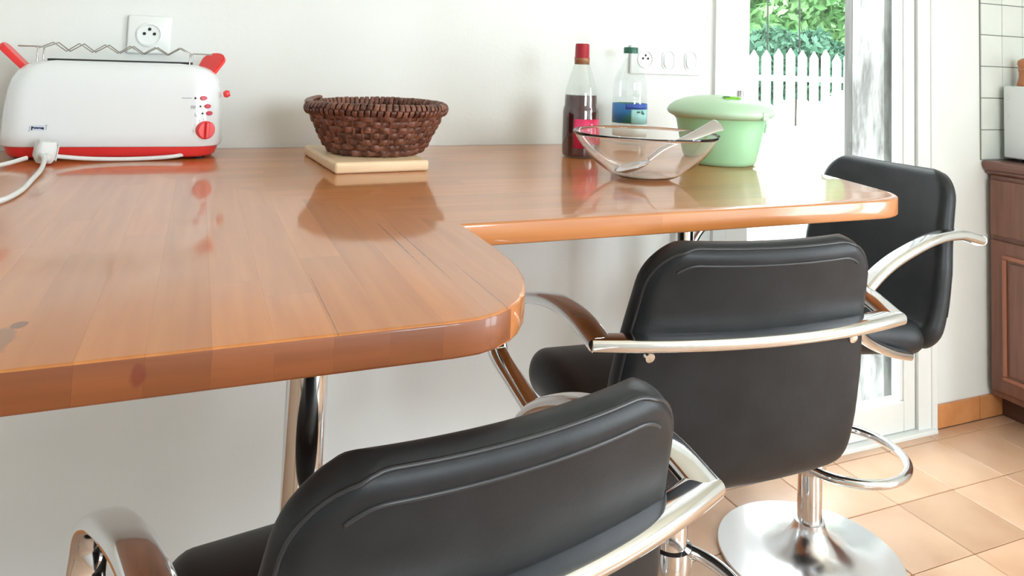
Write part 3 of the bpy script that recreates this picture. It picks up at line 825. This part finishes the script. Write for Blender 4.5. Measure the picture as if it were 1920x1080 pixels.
# wrapped rim: a core with slanting wraps
zr = .088; rr0 = br(.082) + .002
core = obj('rim', tube([Vector((rr0 * math.cos(2 * PI * i / 90), rr0 * math.sin(2 * PI * i / 90), zr + .0015 * math.sin(2 * PI * i / 90 * 2))) for i in range(90)], .0075, 10, True), M['wicker_dark'], bsk, smooth=True)
wr = None
for i in range(74):
    a = 2 * PI * i / 74
    if wr is None:
        pth = [Vector(((.0092) * math.cos(t), .0045 * (t / PI - 1), .0112 * math.sin(t))) for t in [2 * PI * q / 16 for q in range(17)]]
        g = sweep(pth, oval(.0048, .0013, 8, 2.5), side_fixed=Vector((0, 1, 0)))
        wr = bpy.data.meshes.new('wrap'); g.to_mesh(wr); g.free(); wr.polygons.foreach_set('use_smooth', [True] * len(wr.polygons))
    obj('wrap', wr, M['wicker'], core, (rr0 * math.cos(a), rr0 * math.sin(a), zr + .0015 * math.sin(2 * a) + random.uniform(-.0006, .0006)), (random.uniform(-.1, .1), random.uniform(-.15, .15), a))
# overlapping rim end at the back left
a0 = R_(120)
pth = [Vector(((rr0 + .001) * math.cos(a0 + R_(k * 3)), (rr0 + .001) * math.sin(a0 + R_(k * 3)), zr + .0105 + .0008 * (8 - k) * .6)) for k in range(0, 16)]
obj('rim_end', sweep(pth, oval(.008, .0035, 10, 2.5)), M['wicker'], core, smooth=True)
g = lathe([(0, .001), (.084, .001), (.086, .004), (.084, .008), (0, .006)], 48); obj('bottom', g, M['wicker_dark'], bsk, smooth=True)

# ------------------------------------------------------------------ bottles
def arc_patch(r, z0, z1, a0, a1, th=.0008, n=18, taper=None):
    bm = bmesh.new(); A, B = [], []
    for i in range(n + 1):
        a = R_(a0 + (a1 - a0) * i / n); c_, s_ = math.cos(a), math.sin(a)
        A.append([bm.verts.new((r * c_, r * s_, z)) for z in (z0, z1)]); B.append([bm.verts.new(((r + th) * c_, (r + th) * s_, z)) for z in (z0, z1)])
    for i in range(n):
        bm.faces.new((A[i][0], A[i + 1][0], A[i + 1][1], A[i][1])); bm.faces.new((B[i][0], B[i + 1][0], B[i + 1][1], B[i][1]))
        bm.faces.new((A[i][0], B[i][0], B[i + 1][0], A[i + 1][0])); bm.faces.new((A[i][1], B[i][1], B[i + 1][1], A[i + 1][1]))
    bm.faces.new((A[0][0], A[0][1], B[0][1], B[0][0])); bm.faces.new((A[n][0], A[n][1], B[n][1], B[n][0]))
    bmesh.ops.recalc_face_normals(bm, faces=bm.faces); return bm
sy = thing('syrup_bottle', 'glass bottle of dark red syrup with a red cap', 'bottle', (0.800, -0.245, ZT))
SP = [(.036, .0), (.0395, .004), (.0408, .012), (.0408, .10), (.0395, .108), (.0375, .114), (.0372, .130), (.0350, .150), (.0290, .172), (.0215, .196), (.0165, .212), (.0155, .222), (.0155, .236)]
autosmooth(obj('bottle_glass', lathe([(0, .0)] + SP + [(0, .236)], 56), M['bottle_glass'], sy), 50)
LQ = [(0, .003)] + [(r - .0012, max(z, .003)) for r, z in SP if z < .131] + [(.0352, .138), (0, .1385)]
autosmooth(obj('syrup', lathe(LQ, 56), M['syrup'], sy), 50)
cp = autosmooth(obj('cap', lathe([(.0160, .214), (.0166, .214), (.0172, .222), (.0170, .2225)] + [(.0166, .223), (.0160, .250), (.0145, .2535), (0, .254)], 40), M['cap_red'], sy), 50)
obj('cap_band', lathe([(.0162, .2065), (.0168, .2065), (.0174, .2205), (.0168, .2215)], 40), M['cap_band'], cp, smooth=True)
lb = obj('label', arc_patch(.0410, .022, .086, 222, 335), M['label_pink'], sy, smooth=True)
for k, (a, b, z0, z1) in enumerate([(262, 269, .058, .068), (272, 276, .046, .066), (279, 285, .040, .052), (288, 292, .050, .070), (266, 270, .040, .050), (276, 282, .068, .076), (294, 299, .036, .048)]):
    obj('lettering', arc_patch(.0419, z0, z1, a, b, .0003, 4), M['label_light'], lb)

wb = thing('water_bottle', 'clear plastic water bottle with a blue label and green cap', 'bottle', (1.020, -0.098, ZT), R_(0))
WP = [(.030, .0), (.041, .004), (.0435, .014), (.0435, .060), (.0425, .063), (.0425, .068), (.0435, .071), (.0435, .125), (.042, .129), (.0435, .134), (.042, .140), (.0435, .146), (.042, .152), (.0425, .160), (.039, .176), (.031, .196), (.022, .214), (.0165, .224), (.0150, .228), (.0150, .246)]
autosmooth(obj('bottle_body', lathe([(0, .004)] + WP + [(0, .246)], 56), M['pet'], wb), 50)
autosmooth(obj('neck_ring', lathe([(.0152, .2345), (.0195, .2345), (.0195, .237), (.0152, .237)], 40), M['pet'], wb), 40)
autosmooth(obj('cap', lathe([(.0155, .239), (.0185, .239), (.0185, .252), (.0170, .2545), (0, .2545)], 40), M['cap_green'], wb), 40)
lb = obj('label', arc_patch(.0437, .064, .112, 0, 360, .0005, 56), M['label_blue'], wb, smooth=True)
obj('label_band', arc_patch(.0443, .099, .112, 225, 330, .0003, 24), M['label_band'], lb, smooth=True)
pn = obj('label_panel', arc_patch(.0443, .062, .0985, 243, 312, .0004, 14), M['label_pale'], lb, smooth=True)
for z0, z1, a, b in ((.090, .094, 262, 274), (.088, .095, 278, 286), (.086, .091, 282, 292)):
    obj('lettering', arc_patch(.0448, z0, z1, a, b, .0002, 4), M['cap_green'], pn)
obj('label_strip', arc_patch(.0437, .028, .0625, 0, 360, .0004, 56), M['label_white'], lb, smooth=True)

# ------------------------------------------------------------------ glass bowl and spoon
bowl = thing('glass_bowl', 'clear glass salad bowl holding a steel spoon', 'bowl', (0.772, -0.553, ZT))
OUT = [(0, 0), (.040, 0), (.046, .002), (.060, .008), (.082, .021), (.104, .041), (.122, .063), (.1345, .084)]
INN = [(.1331, .085), (.1203, .0638), (.1024, .0425), (.0804, .0232), (.0585, .0100), (.040, .0050), (0, .0045)]
pb = catmull([(r, 0, z) for r, z in OUT], 4); pi_ = catmull([(r, 0, z) for r, z in INN], 4)
autosmooth(obj('bowl_wall', lathe([(v.x if v.x > 1e-4 else 0, v.z) for v in pb] + [(.1338, .0855)] + [(v.x if v.x > 1e-4 else 0, v.z) for v in pi_], 72), M['glass'], bowl), 60)

spoon = thing('spoon', 'stainless steel serving spoon leaning in the glass bowl', 'spoon', (0.772, -0.553, ZT))
s0 = Vector((-.050, -.012, .0165)); s1 = Vector((.124, -.040, .0990)); 
pa = [s0 + (s1 - s0) * f for f in (.26, .40, .55, .70, .85, 1.0, 1.08)]
pa = [p + Vector((0, 0, dz_)) for p, dz_ in zip(pa, (.000, .006, .006, .003, .001, .000, -.002))]
P_ = catmull(pa, 6); bm = bmesh.new(); rings = []
sd = (s1 - s0).cross(Vector((0, 0, 1))).normalized(); nn = sd.cross((s1 - s0).normalized())
sd, nn = sd * math.cos(.75) - nn * math.sin(.75), nn * math.cos(.75) + sd * math.sin(.75)
for i, p in enumerate(P_):
    f = i / (len(P_) - 1); wv = .0050 + .0110 * max(0, f - .35) / .65
    if f > .93: wv *= math.sqrt(max(.02, 1 - ((f - .93) / .07) ** 2))
    rings.append([bm.verts.new(p + sd * (wv * math.cos(2 * PI * q / 12)) + nn * (.0016 * math.sin(2 * PI * q / 12))) for q in range(12)])
for a_, b_ in zip(rings[:-1], rings[1:]):
    for q in range(12): bm.faces.new((a_[q], a_[(q + 1) % 12], b_[(q + 1) % 12], b_[q]))
bm.faces.new(rings[0][::-1]); bm.faces.new(rings[-1]); bmesh.ops.recalc_face_normals(bm, faces=bm.faces)
autosmooth(obj('handle', bm, M['steel'], spoon), 60)
bm = bmesh.new(); nu, nv = 8, 28; rg = []
for side in (0, 1):
    for i in range(1, nu + 1):
        f = i / nu; rg.append([bm.verts.new((.034 * f * math.cos(2 * PI * q / nv), .021 * f * math.sin(2 * PI * q / nv), -.009 * (1 - f * f) - side * .0012)) for q in range(nv)])
for s_ in (0, nu):
    c_ = bm.verts.new((0, 0, -.009 - (.0012 if s_ else 0)))
    for q in range(nv): bm.faces.new((c_, rg[s_][q], rg[s_][(q + 1) % nv]))
    for i in range(s_, s_ + nu - 1):
        for q in range(nv): bm.faces.new((rg[i][q], rg[i + 1][q], rg[i + 1][(q + 1) % nv], rg[i][(q + 1) % nv]))
for q in range(nv): bm.faces.new((rg[nu - 1][q], rg[2 * nu - 1][q], rg[2 * nu - 1][(q + 1) % nv], rg[nu - 1][(q + 1) % nv]))
bmesh.ops.recalc_face_normals(bm, faces=bm.faces)
obj('spoon_bowl', bm, M['steel'], spoon, (-.036, -.0145, .0265), (0, R_(-14), R_(-9)), smooth=True)

# ------------------------------------------------------------------ salad spinner
sp = thing('salad_spinner', 'mint green plastic salad spinner with a paler lid', 'salad spinner', (1.074, -0.388, ZT)); sp.scale = (.945, .945, 1.06)
autosmooth(obj('outer_bowl', lathe([(0, 0), (.074, 0), (.079, .003), (.082, .010), (.090, .040), (.098, .072), (.101, .088), (.105, .0925), (.107, .096), (.104, .0995), (.098, .096), (.094, .072), (.078, .012), (0, .008)], 72), M['spinner'], sp), 40)
lid = autosmooth(obj('lid', lathe([(.102, .0965), (.107, .0945), (.119, .100), (.1225, .105), (.1225, .109), (.118, .116), (.105, .125), (.085, .1325), (.058, .1375), (.030, .140), (0, .141)], 72), M['spinner_lid'], sp), 50)
obj('lid_slot', box(-.019, .019, -.009, .009, .1355, .1415, .002, 1), M['lime'], lid, (-.012, -.048, -.001), (R_(5), 0, R_(-20)))
obj('painted_slot_shadow', box(-.006, .006, -.006, .006, .1408, .1422, .001, 1), M['dark_led_and_shade'], lid, (-.024, -.046, -.001), (R_(5), 0, R_(-20)))  # dark block painting the shade inside the lid slot
obj('lid_catch', box(-.011, .011, -.004, .006, .096, .1125, .003, 2), M['spinner_lid'], lid, (.030, -.1165, 0), (0, 0, R_(15)))
bm = tube(catmull([(.0935, -.048, .094), (.0935, -.049, .080), (.089, -.050, .066)], 5), .003, 8); obj('pouring_rib', bm, M['spinner_lid'], sp, smooth=True)

# ------------------------------------------------------------------ sockets and switches on the wall
sk = thing('wall_socket', 'single white wall socket above the toaster', 'socket', (-0.099, -0.0005, 1.163))
sp_ = obj('cover_plate', box(-.0415, .0415, -.009, 0.0, -.040, .040, .004, 3), M['socket'], sk); autosmooth(sp_, 40)
def disc(r0, z0, z1): return lathe([(0, z0), (r0, z0), (r0 + .001, z0 + .001), (r0 + .001, z1), (0, z1)], 40)
def facing(b): bmesh.ops.rotate(b, cent=(0, 0, 0), matrix=Matrix.Rotation(R_(90), 3, 'X'), verts=b.verts); return b
ins = autosmooth(obj('insert', facing(lathe([(.0245, .0), (.0255, .011), (.0235, .0125), (.0215, .0125), (.0205, .0095), (0, .0095)], 48)), M['socket'], sk), 40)
for x, z in ((-.0095, .002), (.0095, .002), (0, .0115)):
    obj('pin_hole', facing(disc(.0022, .0094, .0101)), M['hole'], ins, (x, 0, z))
sw = thing('switch_panel', 'white triple plate with a socket and two light switches', 'switch', (1.192, -0.0005, 1.150))
autosmooth(obj('cover_plate', box(-.117, .113, -.009, 0.0, -.039, .039, .004, 3), M['socket'], sw), 40)
ins = autosmooth(obj('insert', facing(lathe([(.0245, .0), (.0255, .011), (.0235, .0125), (.0215, .0125), (.0205, .0095), (0, .0095)], 48)), M['socket'], sw, (-.071, 0, .002)), 40)
for x, z in ((-.0075, .002), (.0085, .002), (.0005, .0105)):
    obj('pin_hole', facing(disc(.0022, .0094, .0101)), M['hole'], ins, (x, 0, z))
for x in (.003, .077):
    rg_ = rrect(.0205, .0265, .016, 6); rg2 = rrect(.016, .0225, .013, 6)
    bm = bmesh.new()
    lo_ = [bm.verts.new((a, -.0085, b)) for a, b in rg_]; hi_ = [bm.verts.new((a, -.0115, b)) for a, b in rg_]; h2 = [bm.verts.new((a * .92, -.0120, b * .94)) for a, b in rg_]; h3 = [bm.verts.new((a, -.0085, b)) for a, b in rg2]
    for A_, B_ in ((lo_, hi_), (hi_, h2), (h2, h3)):
        for i in range(len(A_)):
            j = (i + 1) % len(A_); bm.faces.new((A_[i], A_[j], B_[j], B_[i]))
    bmesh.ops.recalc_face_normals(bm, faces=bm.faces)
    rim_ = obj('switch_rim', bm, M['socket'], sw, (x, 0, .001)); autosmooth(rim_, 40)
    rk_ = bmesh.new(); a_ = [rk_.verts.new((p[0] * .93, -.0080, p[1] * .95)) for p in rg2]; b_ = [rk_.verts.new((p[0] * .90, -.0135 + .002 * (p[1] / .0225), p[1] * .92)) for p in rg2]
    rk_.faces.new(b_); rk_.faces.new(a_[::-1])
    for i in range(len(a_)):
        j = (i + 1) % len(a_); rk_.faces.new((a_[i], a_[j], b_[j], b_[i]))
    bmesh.ops.recalc_face_normals(rk_, faces=rk_.faces)
    obj('rocker', rk_, M['socket'], rim_)

# ------------------------------------------------------------------ kitchen unit at the right edge
CX = 2.512
cab = thing('kitchen_cabinet', 'dark stained wooden kitchen cabinet against the tiled wall', 'cabinet', (CX, 0, 0))
YB = -0.0125
obj('carcass', box(0.018, XR - CX - .002, -.515, YB, .076, .806), M['cabinet'], cab)
obj('plinth', box(0.055, XR - CX - .01, -.50, YB - .002, .0, .076), M['plinth'], cab)
obj('face_frame', box(0.0, .018, -.515, YB, .076, .806, .003, 1), M['cabinet'], cab)
def panel_front(name, y0, y1, z0, z1):
    d = obj(name, box(-.012, 0.0, y0, y1, z0, z1, .003, 2), M['cabinet'], cab)
    fw_ = .042
    tall = z1 - z0 > .25
    for (a, b, c_, e_) in () if not tall else ((y0 + fw_, y1 - fw_, z0 + fw_, z0 + fw_ + .014), (y0 + fw_, y1 - fw_, z1 - fw_ - .014, z1 - fw_), (y0 + fw_, y0 + fw_ + .014, z0 + fw_ + .014, z1 - fw_ - .014), (y1 - fw_ - .014, y1 - fw_, z0 + fw_ + .014, z1 - fw_ - .014)):
        obj('moulding', box(-.019, -.011, a, b, c_, e_, .0035, 2), M['cabinet_light'], d)
    if tall: obj('panel', box(-.0165, -.011, y0 + fw_ + .022, y1 - fw_ - .022, z0 + fw_ + .022, z1 - fw_ - .022, .002, 1), M['cabinet'], d)
    ym = (y0 + y1) / 2 if z1 - z0 < .25 else y0 + .03
    k_ = lathe([(0, 0), (.006, 0), (.006, .012), (.014, .018), (.014, .026), (0, .030)], 20); bmesh.ops.rotate(k_, cent=(0, 0, 0), matrix=Matrix.Rotation(R_(-90), 3, 'Y'), verts=k_.verts)
    autosmooth(obj('knob', k_, M['mill'], d, (-.012, ym, (z0 + z1) / 2)))
panel_front('door', -.50, -.020, .100, .590); panel_front('drawer', -.50, -.020, .606, .790)
wt = bmesh.new()
prof = [(-.004, .8065), (-.012, .812), (-.012, .818), (-.022, .824), (-.028, .836), (-.028, .846), (-.023, .852), (XR - CX - .002, .852), (XR - CX - .002, .8065)]
g = extrude_poly([(x, -.53, z) for x, z in prof], (0, 1, 0), .523)
wtop = tag(obj('worktop', g, M['cab_top'], None, (CX, 0, 0)), 'brown wooden worktop with moulded edge on the kitchen cabinet', 'worktop')
ap = thing('white_appliance', 'plain white boxy kitchen appliance on the brown worktop', 'appliance', (2.585, -.030, .8525))
autosmooth(obj('housing', box(-.022, .40, -.30, 0.004, .010, .2555, .006, 3), M['appliance'], ap), 40)
for x in (.01, .37):
    for y in (-.27, -.03): obj('foot', lathe([(0, 0), (.012, 0), (.013, .010), (0, .010)], 16), M['black_plastic'], ap, (x, y, 0))
for y, z in ((-.014, .212), (-.014, .150), (-.075, .085)):
    s_ = lathe([(0, 0), (.003, 0), (.0025, .0015), (0, .002)], 12); bmesh.ops.rotate(s_, cent=(0, 0, 0), matrix=Matrix.Rotation(R_(-90), 3, 'Y'), verts=s_.verts)
    obj('screw', s_, M['chrome_brushed'], ap, (-.022, y, z))
pm = thing('pepper_mill', 'turned orange-brown wooden pepper mill on the white appliance', 'pepper mill', (2.640, -.056, .8525 + .2557))
autosmooth(obj('mill_body', lathe([(0, 0), (.027, 0), (.028, .004), (.026, .012), (.022, .030), (.021, .048), (.024, .056), (0, .056)], 32), M['mill'], pm), 40)
autosmooth(obj('mill_head', lathe([(0, .0565), (.024, .0565), (.021, .064), (.026, .076), (.024, .088), (.014, .096), (0, .098)], 32), M['mill'], pm), 40)
